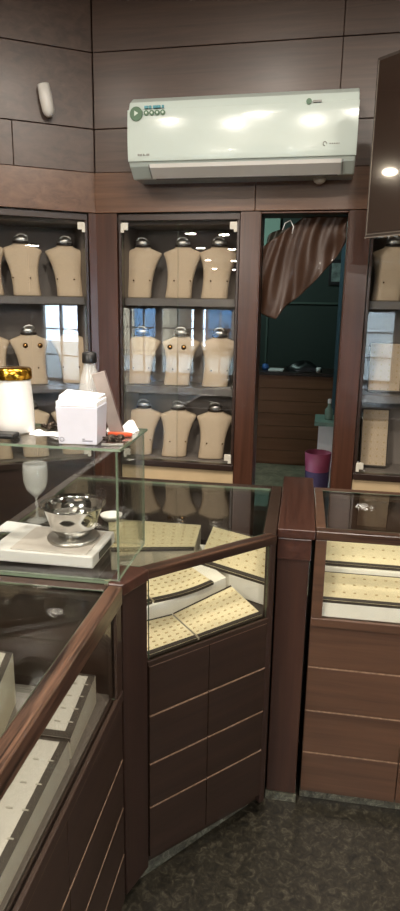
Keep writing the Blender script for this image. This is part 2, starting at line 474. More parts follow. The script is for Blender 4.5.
cr = thing('satin_curtain', 'brown satin curtain gathered diagonally across the top of the doorway', 'curtain', B @ fr(0, .085, 0, 1.55))
o = MB().grid(cur, 90, 40).build('drape', SATIN, cr, B); o.modifiers.new('thick', 'SOLIDIFY').thickness = .002
def cur2(u, v):
    a = lerp_poly([(0, (-.203, 1.90)), (.4, (-.15, 1.935)), (1, (-.02, 2.008))], u)
    b = lerp_poly([(0, (-.203, 1.87)), (.4, (-.125, 1.93)), (1, (-.0, 2.0))], u)
    return (a[0]+(b[0]-a[0])*v-.012*sin(u*9), .115+.012*sin(u*22+v*4), a[1]+(b[1]-a[1])*v+.03*(1-v)*sin(u*5))
o = MB().grid(cur2, 40, 8).build('lining', SATIND, cr, B); o.modifiers.new('thick', 'SOLIDIFY').thickness = .002
MB().tube([(-.125, .06, 1.955), (-.115, .058, 1.985), (-.09, .058, 1.998), (-.075, .06, 1.97), (-.08, .065, 1.94)], .0025, 6).build('tie_cord', PAPER, cr, B)

# back room shell
struct(MB().box((-1.9, 4.1, 0), (1.3, 4.16, 2.7)).box((-1.96, .36, 0), (-1.9, 4.16, 2.7)).build('wall_back_room', TEALW, None, B))
struct(MB().box((1.0, .36, 0), (1.06, 4.16, 2.7)).build('wall_back_room_right', TEALW, None, B))
struct(MB().box((-1.96, .33, 2.7), (1.06, 4.16, 2.75)).build('ceiling_back_room', TEALW, None, B))
struct(MB().box((-1.9, .31, -.02), (1.0, 4.1, .004)).build('floor_back_room', FLOORB, None, B))
struct(MB().box((-1.0, 4.03, 1.9), (-.45, 4.10, 2.62)).build('trim_1', MINTW, None, B), )
struct(MB().box((.20, 3.2, 0), (.26, 3.26, 2.7)).build('trim_2', BLUEF, None, B))
struct(MB().box((-.565, 4.07, 1.0), (-.545, 4.10, 1.65)).box((-.565, 4.07, 1.65), (.35, 4.10, 1.67)).build('trim_3', plain('dull_trim', '#46584f', .6), None, B))
dk = thing('wooden_desk', 'brown panelled wooden desk across the back room seen through doorway', 'desk', B @ fr(-.3, 3.5, 0))
MB().box((-1.4, 3.3, .94), (.6, 3.9, .97)).build('desktop', W_DARK, dk, B)
mb = MB()
for k in range(7): mb.box((-1.38, 3.32, .03+k*.13), (.58, 3.34, .03+k*.13+.126))
mb.box((-1.38, 3.341, 0), (.58, 3.88, .939)); mb.build('front_panel', W_DESK, dk, B)
tag(MB().lathe([(0, 0), (.03, 0), (.035, .03), (.03, .06), (.012, .065), (0, .065)], (-.5, 3.5, .97), 16).build('blue_pot', BLUE, None, B), 'small blue pot on the left end of the back room desk', 'pot')
tag(MB().box((-.46, 3.4, .97), (-.31, 3.6, .985)).build('paper_stack', PAPER, None, B, .002), 'white paper stack on the back room desk', 'paper')
tag(MB().lathe([(0, 0), (.022, 0), (.025, .05), (.022, .05), (0, .01)], (.05, 3.42, .97), 16).build('white_cup', PAPER, None, B), 'small white cup near the right end of back room desk', 'cup')
def lump(u, v):
    a = 2*pi*u; r = (1-.12*sin(3*a)-.08*sin(5*a+1))*sin(pi*max(v, .0)/2)
    return (-.1+.17*r*cos(a), 3.5+.09*r*sin(a), .972+.095*cos(pi*v/2)*(1+.15*sin(4*a)))
tag(MB().grid(lump, 32, 10).build('handbag', BLACK, None, B), 'black soft bag lying on the back room desk', 'bag')
pf = thing('framed_picture', 'small framed picture on the dark wall seen through doorway', 'picture', B @ fr(.17, 4.09, 0, 1.9))
MB().box((.09, 4.07, 1.85), (.27, 4.098, 2.12)).build('frame', BLACK, pf, B, .004); MB().box((.12, 4.064, 1.89), (.24, 4.071, 2.08)).build('print', PICT, pf, B)
tb = thing('side_table', 'small pale green side table inside doorway on the right', 'table', B @ fr(.2, 1.65, 0))
MB().box((.06, 1.5, .77), (.40, 1.85, .80)).build('tabletop', MINTW, tb, B, .003)
MB().box((.09, 1.52, .005), (.38, 1.83, .77)).build('cabinet', PLASTW, tb, B, .003)
bt = thing('spray_bottle', 'pale green bottle on the small table inside doorway', 'bottle', B @ fr(.16, 1.64, 0, .80))
MB().lathe([(0, 0), (.028, 0), (.03, .01), (.03, .07), (.012, .10), (.012, .12), (0, .12)], (.16, 1.64, .80), 18).build('bottle_body', MINTW, bt, B)
MB().lathe([(.013, 0), (.014, .03), (.008, .034), (0, .034)], (.16, 1.64, .92), 12).build('cap', PAPER, bt, B)
bn = thing('waste_bin', 'pink waste bin with dark purple lower half inside the doorway', 'bin', B @ fr(.1, 1.25, 0, .004))
MB().lathe([(.084, .50), (.09, .63), (.085, .63), (.080, .50)], (.1, 1.25, .004), 24).build('rim_bag', PINK, bn, B)
MB().lathe([(0, 0), (.065, 0), (.083, .50), (.075, .50), (0, .1)], (.1, 1.25, .004), 24).build('bin_body', PURPLE, bn, B)
bl = bpy.data.lights.new('back_room_fill', 'POINT'); bl.energy = 24; bl.color = (.72, 1, .92); bl.shadow_soft_size = .08  # unseen lamp added to light the back room dimly
o = bpy.data.objects.new('back_room_fill', bl); COL.objects.link(o); o.location = B @ Vector((-.9, 2.6, 2.5))
pl = thing('fill_bulb_fitting', 'unseen bulb fitting added to light the back room', 'lamp', B @ fr(-.9, 2.6, 0, 2.6))  # cord and socket made up to go with the added lamp
MB().tube([(-.9, 2.6, 2.70), (-.9, 2.6, 2.64)], .004).build('cord', BLACK, pl, B)
MB().lathe([(0, .06), (.014, .06), (.014, .03), (0, .03)], (-.9, 2.6, 2.585), 12).build('socket', BLACK, pl, B)

# ------------------------------------------------------------------ air conditioner
ac = thing('air_conditioner', 'white wall-mounted split air conditioner above the middle cabinet', 'air conditioner', B @ fr(-.29, -.1, 0, 2.125))
prof = [(-.001, 2.155), (-.15, 2.148), (-.205, 2.19), (-.218, 2.205), (-.224, 2.25), (-.227, 2.32), (-.223, 2.40), (-.20, 2.445), (-.16, 2.47), (-.001, 2.47)]
MB().extr(prof, -.782, .178).build('housing', ACW, ac, B, .006)
MB().extr([(-.217, 2.206), (-.224, 2.207), (-.2275, 2.23), (-.2305, 2.27), (-.232, 2.32), (-.2295, 2.37), (-.226, 2.41), (-.221, 2.41), (-.222, 2.32), (-.219, 2.25)], -.783, .179, 0, True).build('front_panel', ACW, ac, B, .002)
MB().extr([(-.158, 2.149), (-.206, 2.184), (-.213, 2.200), (-.209, 2.202), (-.203, 2.19), (-.158, 2.156)], -.69, .122).build('air_flap', ACW2, ac, B)
MB().extr([(-.145, 2.1465), (-.157, 2.1470), (-.157, 2.151), (-.145, 2.150)], -.675, .11).build('vent_slot', BLACK, ac, B)
for sx in (-.696, .126): MB().extr([(-.158, 2.149), (-.2065, 2.187), (-.213, 2.202), (-.209, 2.202), (-.158, 2.156)], sx, sx+.004).build('flap_gap', ACGREY, ac, B)
def acy(z): return -.2325+(abs(z-2.32)/.09)**2*.0035
stk = MB().box((-.762, -.2315, 2.372), (-.762+.001, -.2312, 2.373)).build('energy_sticker', STPALE, ac, B)
def disc(name, x, z, r, mat, par, lift=.001, seg=20):
    MB().add([(x+r*cos(2*pi*k/seg), acy(z)-lift, z+r*sin(2*pi*k/seg)) for k in range(seg)]+[(x+r*cos(2*pi*k/seg), acy(z)+.004, z+r*sin(2*pi*k/seg)) for k in range(seg)],
             [list(range(seg))]+[[k, (k+1) % seg, seg+(k+1) % seg, seg+k] for k in range(seg)]).build(name, mat, par, B)
disc('badge_disc', -.742, 2.392, .028, STGREEN, stk, .004); disc('badge_mark', -.744, 2.394, .012, STPALE, stk, .0052, 3)
for k in range(4):
    disc('badge_dot', -.698+k*.024, 2.394, .0105, STGREEN, stk, .004); disc('badge_hole', -.698+k*.024, 2.394, .0045, STPALE, stk, .0052)
mb = MB()
for k, w in enumerate((.014, .010, .016, .012, .008)): mb.box((-.706+k*.019, acy(2.417)-.006, 2.411), (-.706+k*.019+w*1.1, acy(2.417)+.002, 2.421))
mb.build('badge_text', STTEAL, stk, B)
mb = MB()
for k, (w, h_) in enumerate(((.005, .008), (.006, .007), (.004, .008), (.006, .008), (.003, .004), (.006, .008), (.005, .008))): mb.box((-.738+k*.0078, acy(2.228)-.001, 2.228), (-.738+k*.0078+w, acy(2.228)+.003, 2.228+h_))
mb.build('maker_mark', ACGREY, ac, B)
mb = MB()
for k, w in enumerate((.006, .006, .006, .006, .004)): mb.box((.07+k*.009, acy(2.25)-.001, 2.250), (.07+k*.009+w, acy(2.25)+.003, 2.254))
mb.tube([(.052+.007*cos(a), acy(2.25)-.001, 2.252+.008*sin(a)) for a in [2*pi*k/9 for k in range(8)]], .0015, 5)
mb.build('model_mark', ACGREY, ac, B)
disc('top_badge', -.02, 2.41, .011, STGREEN, ac, .004)
MB().box((-.004, acy(2.41)-.004, 2.405), (.03, acy(2.41)+.003, 2.413)).build('top_badge_text', ACGREY, ac, B)
MB().lathe([(0, -.022), (.012, -.020), (.024, -.012), (.028, 0), (0, 0)], (.035, -.055, 2.152), 18).build('drain_nub', PLASTW, ac, B)

# white bullet sensor on the left panelling
tg = L @ Matrix.Translation((-.213, -.034, 2.452)) @ Matrix.Rotation(radians(-10), 4, 'Y')
sn = thing('motion_sensor', 'small white rounded sensor on the panelling at top left', 'sensor', L @ Matrix.Translation((-.213, 0, 2.452)))
MB().lathe([(0, -.034), (.012, -.031), (.022, -.020), (.027, -.004), (.029, .05), (.026, .10), (.0, .104)], (0, 0, 0), 20).build('housing', PLASTW, sn, tg)
MB().lathe([(0, 0), (.004, .0005), (.004, .002), (0, .003)], (0, 0, 0), 8).build('detector_eye', BLACK, sn, tg @ Matrix.Translation((.002, -.0215, .008)) @ Matrix.Rotation(pi/2, 4, 'X'))
MB().box((-.012, .0, .0), (.012, .036, .05)).build('bracket', PLASTW, sn, tg)

# ------------------------------------------------------------------ screen hung at right
T_ = fr(.205, 2.497, -45)
tv = thing('television', 'dark glossy flat screen hung high at right edge, turned to the room', 'television', T_ @ Matrix.Translation((.5, .03, 1.86)))
MB().box((0, 0, 1.86), (1.0, .045, 2.46)).build('casing', BEZEL, tv, T_, .003)
MB().box((.012, -.0015, 1.876), (.988, .001, 2.448)).build('screen', SCREEN, tv, T_)
MB().box((.008, -.003, 1.872), (.0095, .0, 2.45)).box((.008, -.003, 1.870), (.992, .0, 1.872)).box((.0, -.002, 1.859), (1.0, .004, 1.862)).build('bezel_line', BEZELL, tv, T_)
MB().box((.46, .045, 2.1), (.54, .11, 2.3)).tube([(.5, .08, 2.2), (.5, .08, TOP-.001)], .02, 12).build('ceiling_bracket', BLACK, tv, T_)

# ------------------------------------------------------------------ counters
def rail_edge(mb, x0, x1, y0, z, t=.0012): mb.box((x0, y0-t, z-.003), (x1, y0+.0, z), 1)
def drawers(parent, fr_, xs_, zs_, mat, y=0.0, edge=EDGE):
    for a, b in zip(xs_, xs_[1:]):
        for c, d in zip(zs_, zs_[1:]):
            mb = MB().box((a+.0015, y, c+.0012), (b-.0015, y+.018, d-.0015))
            mb.box((a+.0015, y-.0006, d-.0045), (b-.0015, y+.004, d-.0012), 1)
            mb.build('drawer_front', [mat, edge], parent, fr_)
def straight_counter(fr_, x0, x1, D, label, mat, railmat, lining, stiles, xs_, zs_, zb, zr, name='display_counter', edge=None):
    r = thing(name, label, 'display counter', fr_ @ Matrix.Translation(((x0+x1)/2, D/2, 0)))
    MB().box((x0, .02, .05), (x1, D, zb-.012)).build('carcass', mat, r, fr_)
    MB().box((x0, D-.015, zb-.012), (x1, D, .93)).build('back_panel', mat, r, fr_)
    for a, b in ((x0, x0+.012), (x1-.012, x1)): MB().box((a, .02, zb-.012), (b, D-.015, .93)).build('end_panel', mat, r, fr_)
    MB().box((x0+.013, .022, zb-.010), (x1-.013, D-.017, zb-.002)).build('floor_lining', lining, r, fr_)
    MB().box((x0, .03, .0), (x1, D, .049)).build('plinth', KICKM, r, fr_)
    drawers(r, fr_, xs_, zs_, mat, 0, edge or EDGE)
    MB().box((x0, -.004, zb-.022), (x1, .017, zb+.006)).build('sill_rail', mat, r, fr_, .002)
    for a, b in stiles: MB().box((a, -.002, zb+.006), (b, .02, zr)).build('stile', mat, r, fr_, .002)
    gx0 = stiles[0][1]; gx1 = stiles[-1][0]
    MB().box((gx0, .005, zb+.006), (gx1, .011, zr), 0, 1).build('front_glass', [GLASS, GEDGE], r, fr_)
    rl = MB().box((x0, -.006, zr), (x1, .029, .962))
    rl.build('front_rail', railmat, r, fr_, .004)
    MB().box((x0, D-.035, .93), (x1, D, .962)).box((x0, .029, .93), (x0+.03, D-.035, .962)).box((x1-.03, .029, .93), (x1, D-.035, .962)).build('top_frame', mat, r, fr_, .003)
    MB().box((x0+.03, .029, .953), (x1-.03, D-.035, .961), 0, 1).build('top_glass', [GLASST, GEDGE], r, fr_)
    return r
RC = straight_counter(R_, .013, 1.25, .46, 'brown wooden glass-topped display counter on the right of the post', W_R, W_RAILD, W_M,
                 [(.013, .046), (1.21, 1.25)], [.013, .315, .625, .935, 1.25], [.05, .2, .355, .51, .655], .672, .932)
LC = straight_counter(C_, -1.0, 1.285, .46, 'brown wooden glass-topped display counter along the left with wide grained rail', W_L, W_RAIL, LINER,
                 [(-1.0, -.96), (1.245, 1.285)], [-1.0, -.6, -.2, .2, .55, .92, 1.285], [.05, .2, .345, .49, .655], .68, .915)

# corner counter (chamfered front)
mc = thing('corner_display_counter', 'chamfered dark corner display counter with cream trays, between left counter and post', 'display counter', M_ @ Matrix.Translation((.22, .2, 0)))
poly = [(-.391, 1.30), (-.354, 1.389), (-.060, 1.683), (-.048, 1.72), (-.048, 2.20), (-.852, 2.20), (-.852, 1.292), (-.40, 1.292)]
ins = [(-.372, 1.405), (-.10, 1.675), (-.064, 1.72), (-.064, 2.18), (-.83, 2.18), (-.83, 1.32), (-.43, 1.32)]
inner = [(-.36, 1.42), (-.065, 1.70), (-.064, 2.185), (-.838, 2.185), (-.838, 1.31), (-.43, 1.31)]
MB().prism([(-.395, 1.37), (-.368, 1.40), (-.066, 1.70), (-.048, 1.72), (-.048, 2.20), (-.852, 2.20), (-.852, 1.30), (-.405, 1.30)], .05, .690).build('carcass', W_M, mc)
MB().prism(inner, .691, .699).build('floor_lining', W_M, mc)
for a_, b_ in (((-.852, 2.188, .69), (-.048, 2.20, .93)), ((-.852, 1.30, .69), (-.84, 2.188, .93)), ((-.06, 1.72, .69), (-.048, 2.188, .93))):
    MB().box(a_, b_).build('back_panel', W_M, mc)
MB().prism([(-.34, 1.44), (-.10, 1.72), (-.06, 2.15), (-.8, 2.15), (-.8, 1.35), (-.42, 1.35)], 0, .049).build('plinth', KICKM, mc)
drawers(mc, M_, [.004, .200, .416], [.08, .25, .39, .54, .690], W_M)
MB().box((.0, -.003, .688), (.42, .0145, .704)).build('sill_rail', W_M, mc, M_, .002)
MB().box((.412, -.002, .05), (.432, .02, .935)).build('stile', W_DARK, mc, M_, .002)
MB().box((.008, .005, .704), (.412, .011, .935), 0, 1).build('front_glass', [GLASS, GEDGE], mc, M_)
MB().box((-.012, -.006, .935), (.434, .026, .963)).build('front_rail', W_RAILD, mc, M_, .004)
MB().prism([(-.391, 1.295), (-.354, 1.389), (-.38, 1.405), (-.418, 1.31)], .05, .934).build('corner_post', W_DARK, mc, None, .003)
MB().prism([(-.386, 1.288), (-.348, 1.383), (-.370, 1.397), (-.425, 1.40), (-.425, 1.288)], .934, .964).build('corner_cap', W_CAP, mc, None, .003)
MB().box((-.085, 1.70, .934), (-.048, 2.20, .963)).box((-.852, 2.165, .934), (-.085, 2.20, .963)).box((-.852, 1.30, .934), (-.82, 2.165, .963)).build('top_frame', W_M, mc, None, .003)
MB().prism([(-.425, 1.305), (-.425, 1.400), (-.377, 1.403), (-.088, 1.692), (-.088, 2.164), (-.819, 2.164), (-.819, 1.305)], .954, .962, 0, 1).build('top_glass', [GLASST, GEDGE], mc)

# post / divider between corner counter and right counter
ps = thing('counter_post', 'tall reddish wooden post dividing the corner counter from the right counter', 'post', fr(.005, 1.78, 0))
MB().box((-.043, 1.762, .03), (.053, 2.34, .932)).build('post_body', W_POST, ps, None, .003)
MB().box((-.046, 1.752, .932), (.0665, 2.35, .962)).box((-.044, 1.757, .862), (.057, 1.78, .931)).build('cap', W_CAP, ps, None, .003)
MB().box((-.045, 1.758, .0), (.055, 2.33, .028)).build('foot_strip', KICKM, ps)

# ------------------------------------------------------------------ trays
def tray(name_label, fr_, fn, nu, nv, base, cols, rws, group, pad=TRAY, side=TRAYSIDE, bw=.012, sides=(1, 0, 1, 0), slit=.008):
    """fn(u, v) -> top surface point; v = 0 is the front edge.  pad / tray base / border / slits"""
    c = Vector(fn(.5, .5)); c.z = base
    r = thing('jewellery_tray', name_label, 'tray', fr_ @ Matrix.Translation(c), group)
    mb = MB(); mb.grid(fn, nu, nv, 0, True)
    mb.build('pad', pad, r, fr_, fix=False)
    # base: skirt from just under the edge to the shelf
    ring = [fn(i/nu, 0) for i in range(nu)]+[fn(1, j/nv) for j in range(nv)]+[fn(1-i/nu, 1) for i in range(nu)]+[fn(0, 1-j/nv) for j in range(nv)]
    n = len(ring); vs = [(p[0], p[1], p[2]-.0005) for p in ring]+[(p[0], p[1], base) for p in ring]
    MB().add(vs, [[i, (i+1) % n, n+(i+1) % n, n+i] for i in range(n)]+[list(range(n, 2*n))]).build('tray_base', side, r, fr_)
    bb = MB(); e = .0012
    pu = (Vector(fn(1, .5))-Vector(fn(0, .5))).length; pv = (Vector(fn(.5, 1))-Vector(fn(.5, 0))).length
    def strip(f2, nn):
        bb.grid(f2, nn, 1, 0, False)
    up = lambda p: (p[0], p[1], p[2]+e)
    if sides[0]: strip(lambda u, v: up(fn(u, v*bw/pv)), nu)
    if sides[1]: strip(lambda u, v: up(fn(1-v*bw/pu, u)), nv)
    if sides[2]: strip(lambda u, v: up(fn(u, 1-(1-v)*bw*.4/pv)), nu)
    if sides[3]: strip(lambda u, v: up(fn(v*bw/pu, u)), nv)
    if sides[0]: bb.grid(lambda u, v: (lambda p: (p[0], p[1], p[2]+e-v*.009))(Vector(fn(u, 0))+(Vector(fn(u, 0))-Vector(fn(u, .02))).normalized()*.0012), nu, 1, 0, False)
    bb.build('border', BORDER, r, fr_, fix=False)
    sl = MB()
    for i in range(cols):
        for j in range(rws):
            u = (i+.5+.0*(j % 2))/cols; v = .12+.8*(j+.5)/rws
            u0 = u-slit/2/pu; u1 = u+slit/2/pu; dv = .0014/pv
            P = [Vector(fn(u0, v-dv)), Vector(fn(u1, v-dv)), Vector(fn(u1, v+dv)), Vector(fn(u0, v+dv))]
            top = [(p.x, p.y, p.z+.002) for p in (P[0], P[1], P[2], P[3])]
            sl.add([tuple(p) for p in P]+top, [(4, 5, 6, 7), (0, 1, 5, 4), (1, 2, 6, 5), (2, 3, 7, 6), (3, 0, 4, 7)])
    sl.build('slots', SLITG if pad is TRAYG else SLIT, r, fr_)
    return r
def quad(p00, p10, p11, p01, bulge=0):
    a, b, c, d = map(Vector, (p00, p10, p11, p01))
    def f(u, v):
        p = (a*(1-u)+b*u)*(1-v)+(d*(1-u)+c*u)*v
        off = bulge*4*u*(1-u)
        n = (b-a); n.z = 0
        if n.length > 0: n.normalize()
        return (p.x+n.y*off, p.y-n.x*off, p.z)
    return f
G1 = 'cream trays in the corner counter'
# M frame: x along the front, y inward
SB = plain('cream_tray_side', '#d8c697', .7, var=.04)
tray('cream slotted tray at front right of the corner counter, lower step', M_, quad((.176, .017, .709), (.408, .017, .709), (.395, .155, .752), (.150, .110, .748)), 10, 8, .700, 9, 6, G1)
tray('cream slotted tray at front left of the corner counter, lower step', M_, quad((.012, .017, .709), (.170, .017, .709), (.144, .108, .748), (.012, .125, .748)), 10, 8, .700, 6, 6, G1)
def riser(label, fr_, poly, z0, z1):
    o = tag(MB().prism(poly, z0, z1).build('display_riser', WHITE, None, fr_, .002), label, 'riser', 'white display risers')
    return o
riser('white stepped riser inside the corner counter, carrying the upper trays', M_, [(.014, .150), (.10, .150), (.25, .157), (.40, .185), (.42, .33), (.05, .33)], .700, .768)
tray('cream slotted tray on the raised step of the corner counter, wider one', M_, quad((.118, .162, .776), (.335, .165, .776), (.30, .30, .812), (.10, .30, .812), .012), 12, 8, .769, 9, 6, G1)
tray('cream slotted tray on the raised step of the corner counter, narrow left one', M_, quad((.020, .165, .776), (.112, .162, .776), (.095, .30, .812), (.03, .30, .812), .004), 8, 8, .769, 3, 6, G1)
riser('white riser at the right end inside corner counter', I4, [(-.195, 1.828), (-.072, 1.764), (-.064, 2.06), (-.33, 2.06), (-.283, 1.93)], .700, .7685)
tray('cream slotted tray standing along the right end of corner counter', I4, quad((-.305, 1.886, .776), (-.074, 1.766, .776), (-.070, 1.845, .885), (-.265, 1.946, .885)), 10, 8, .769, 8, 5, G1, bw=.012)
tray('cream slotted tray at the back of corner counter, seen through its top', I4, quad((-.62, 1.93, .775), (-.34, 2.0, .775), (-.34, 2.15, .81), (-.70, 2.15, .81)), 10, 8, .700, 9, 6, G1)
# right counter
G2 = 'cream trays in the right counter'
def crv(x0, x1, y0, z0, y1, z1, bow=.0):
    def f(u, v):
        x = x0+(x1-x0)*u
        return (x, y0+(y1-y0)*v+bow*sin(pi*u), z0+(z1-z0)*v+.006*sin(pi*v))
    return f
riser('white stepped riser along the floor of right counter', R_, [(.030, .021), (1.2, .021), (1.2, .30), (.030, .30)], .671, .722)
riser('white upper step of the riser in right counter', R_, [(.030, .135), (1.2, .135), (1.2, .30), (.030, .30)], .723, .790)
for i, (a, b, wh) in enumerate(((.03, .42, 'near the post'), (.425, .80, 'in the middle'), (.805, 1.19, 'at the far end'))):
    tray('cream slotted tray on the lower step of right counter, '+wh, R_, crv(a, b, .022, .730, .13, .776), 10, 6, .7225, 12, 3, G2, bw=.010)
    tray('cream slotted tray on the upper step of right counter, '+wh, R_, crv(a, b, .145, .800, .28, .846), 10, 6, .7905, 12, 3, G2, bw=.010)
# left counter (frame C_: x = forward, y = to the left)
G3 = 'grey-white trays in the left counter'
tray('grey-white tray with dark border at the end of left counter, behind the front glass', C_, quad((1.045, .038, .728), (1.045, .155, .728), (1.235, .155, .752), (1.235, .048, .752)), 8, 8, .679, 4, 4, G3, TRAYG, bw=.017, sides=(1, 0, 1, 1), slit=.012)
tray('grey-white tray with dark border in left counter, nearer one behind the glass', C_, quad((.66, .030, .722), (.66, .155, .722), (1.03, .155, .735), (1.03, .036, .735)), 8, 8, .679, 4, 5, G3, TRAYG, bw=.017, sides=(1, 0, 1, 1), slit=.012)
def fan(u, v):
    a = radians(-10+95*u); rr = .10+.14*v
    return (1.05+.21*sin(a)-.0+rr*0+(.06*(v-.5))*sin(a), .19+.21*(1-cos(a))*0+.02+.10*u+.07*v, .79)
tray('raised grey-white tray with dark border in left counter, seen through the top', C_, quad((.86, .165, .79), (.86, .33, .79), (1.22, .40, .81), (1.20, .235, .81), -.0), 8, 8, .679, 4, 5, G3, TRAYG, bw=.017, sides=(1, 0, 1, 1), slit=.012)

# ------------------------------------------------------------------ glass case on the counter corner
gx0, gx1, gy0, gy1, gz0, gz1 = -.84, -.400, 1.302, 1.545, .965, 1.287
gb = thing('glass_display_case', 'clear glass box case on the counter corner with scale inside', 'glass case', fr((gx0+gx1)/2, (gy0+gy1)/2, 0, gz0))
t = .006
for nm, a, b in (('front_pane', (gx0, gy0, gz0), (gx1, gy0+t, gz1-t)), ('back_pane', (gx0, gy1-t, gz0), (gx1, gy1, gz1-t)),
                 ('side_pane', (gx1-t, gy0+t, gz0), (gx1, gy1-t, gz1-t)), ('side_pane', (gx0, gy0+t, gz0), (gx0+t, gy1-t, gz1-t)),
                 ('top_pane', (gx0-.004, gy0-.003, gz1-t), (gx1+.008, gy1+.004, gz1))):
    MB().box(a, b, 0, 1).build(nm, [GLASS, GEDGE], gb)

# scale, bowl, goblet, dish, paper
sc_ = thing('weighing_scale', 'white flat weighing scale with round steel pan inside the glass case', 'scale', fr(-.62, 1.45, 0, .965))
MB().box((-.755, 1.352, .967), (-.482, 1.534, 1.000)).build('scale_body', PLASTW, sc_, None, .004)
MB().box((-.70, 1.355, 1.000), (-.50, 1.515, 1.004)).build('scale_deck', plain('scale_deck_grey', '#cfc6bc', .4, var=.03), sc_, None, .001)
MB().lathe([(0, 0), (.066, 0), (.068, .003), (.068, .008), (.064, .011), (0, .011)], (-.567, 1.450, 1.004), 32).build('pan', STEEL, sc_)
MB().box((-.483, 1.40, .974), (-.4805, 1.50, .992)).build('display', BLACK, sc_)
bw = tag(MB().lathe([(.0, .0), (.040, .0), (.050, .004), (.068, .025), (.078, .052), (.088, .076), (.100, .084), (.100, .086), (.086, .080), (.075, .053), (.065, .027), (.047, .007), (0, .004)], (-.567, 1.450, 1.0155), 40, 0, .86, .86).build('steel_bowl', CHROME), 'round polished steel bowl with wide rim sitting on the scale', 'bowl')
for k in range(9):
    a = k*2.4; rr = .012+.004*k
    x, y = -.567+rr*cos(a), 1.450+rr*sin(a)
    tag(MB().lathe([(0, 0), (.013, .003), (.016, .010), (.010, .019), (0, .021)], (x, y, 1.042+.004*(k % 4)+rr*.25), 10, 0, 1, .8).build('metal_nugget', [STEEL, CHROME][k % 2]), 'small shiny metal piece heaped in the steel bowl', 'metal piece', 'metal pieces in the bowl')
tag(MB().lathe([(0, 0), (.030, 0), (.031, .002), (.006, .006), (.004, .02), (.004, .075), (.012, .082), (.028, .10), (.036, .125), (.037, .155), (.035, .18), (.034, .18), (.035, .155), (.034, .126), (.026, .103), (.008, .086), (0, .084)], (-.765, 1.665, .963), 28).build('wine_glass', FROSTM), 'pale stemmed wine glass standing behind the glass case at left', 'glass')
tag(MB().lathe([(0, 0), (.022, 0), (.032, .012), (.034, .018), (.031, .018), (.02, .004), (0, .004)], (-.55, 1.72, .963), 24).build('small_dish', PLASTW), 'small white dish behind glass case to the right of the scale', 'dish')
tag(MB().prism([(-.85, 1.555), (-.70, 1.555), (-.735, 1.625), (-.85, 1.64)], .9635, .9655).build('paper_sheet', PAPER), 'white paper sheet lying behind the scale at left edge', 'paper')

# things on top of the glass case
Z = gz1+.0005
jr = thing('round_jar', 'white round jar with shiny gold lid on top of glass case', 'jar', fr(-.70, 1.425, 0, Z))
MB().lathe([(0, 0), (.040, 0), (.046, .006), (.047, .03), (.046, .07), (.043, .11), (.042, .128), (.040, .134), (0, .134)], (-.70, 1.425, Z), 36).build('jar_body', PLASTW, jr)
MB().lathe([(.044, .0), (.046, .003), (.0455, .022), (.042, .027), (0, .028)], (-.70, 1.425, Z+.134), 36).build('lid', GOLD, jr)
tag(MB().box((-.80, 1.335, Z), (-.665, 1.375, Z+.013)).build('pocket_phone', BLACK, None, None, .005), 'black slim device lying on glass case beside the jar', 'device')
pb = thing('note_holder', 'white note paper block in its holder on top of glass case', 'note holder', fr(-.503, 1.365, 0, Z))
T = fr(-.503, 1.365, 4, Z)
MB().add([(x*k, y*k, z) for z, k in ((0, .92), (.088, 1.0)) for x, y in ((-.049, -.046), (.049, -.046), (.049, .046), (-.049, .046))],
         [(0,3,2,1),(4,5,6,7),(0,1,5,4),(1,2,6,5),(2,3,7,6),(3,0,4,7)]).build('holder', plain('holder_white', '#cbcad3', .35, var=.02), pb, T, .002)
MB().box((-.0475, -.0455, .0885), (.0475, .0455, .100)).build('paper_pad', PAPER, pb, T, .001)
MB().add([(-.044, -.04, .1), (.042, -.042, .1), (.046, .04, .1), (-.042, .044, .1), (-.04, -.04, .113), (.040, -.044, .108), (.048, .036, .109), (-.046, .04, .116)], [(0,3,2,1),(4,5,6,7),(0,1,5,4),(1,2,6,5),(2,3,7,6),(3,0,4,7)]).build('loose_sheets', PAPER, pb, T)
mk = MB().box((.012, -.0458, .008), (.036, -.0450, .011)).box((.012, -.0458, .0125), (.018, -.0450, .015)); mk.tube([(-.036+.005*cos(a), -.0454, .012+.005*sin(a)) for a in [2*pi*k/10 for k in range(10)]], .0008, 4, 0, True)
mk.build('printed_mark', plain('mark_grey', '#8a8a92', .5), pb, T)
BX, BY = -.528, 1.497
b2 = thing('glass_bottle', 'clear glass bottle with black cap standing behind the note holder', 'bottle', fr(BX, BY, 0, Z))
MB().lathe([(0, .0), (.030, 0), (.032, .004), (.032, .085), (.030, .105), (.024, .135), (.0165, .160), (.0145, .180), (.0125, .180), (.0145, .160), (.022, .134), (.028, .104), (.030, .085), (.030, .006), (0, .004)], (BX, BY, Z), 28).build('bottle_body', FROSTM, b2)
MB().lathe([(.018, -.004), (.0185, .0), (.018, .020), (.014, .023), (0, .023)], (BX, BY, Z+.176), 20).build('cap', BLACK, b2)
MB().lathe([(0, .005), (.0292, .005), (.0294, .070), (0, .070)], (BX, BY, Z), 24).build('dark_liquid', plain('dark_liquid', '#20262a', .2), b2)
# leaning booklet
bk = thing('leaning_booklet', 'thin pinkish-grey booklet leaning left against the glass bottle', 'booklet', fr(-.445, 1.46, 0, Z))
Tb = fr(-.428, 1.455, 14, Z) @ Matrix.Rotation(radians(-16), 4, 'Y')
MB().box((-.032, -.004, .009), (-.0002, .004, .165)).build('cover', CARD, bk, Tb, .001)
MB().box((-.0002, -.0042, .009), (.0022, .0042, .165)).build('spine', CARDE, bk, Tb, .0005)
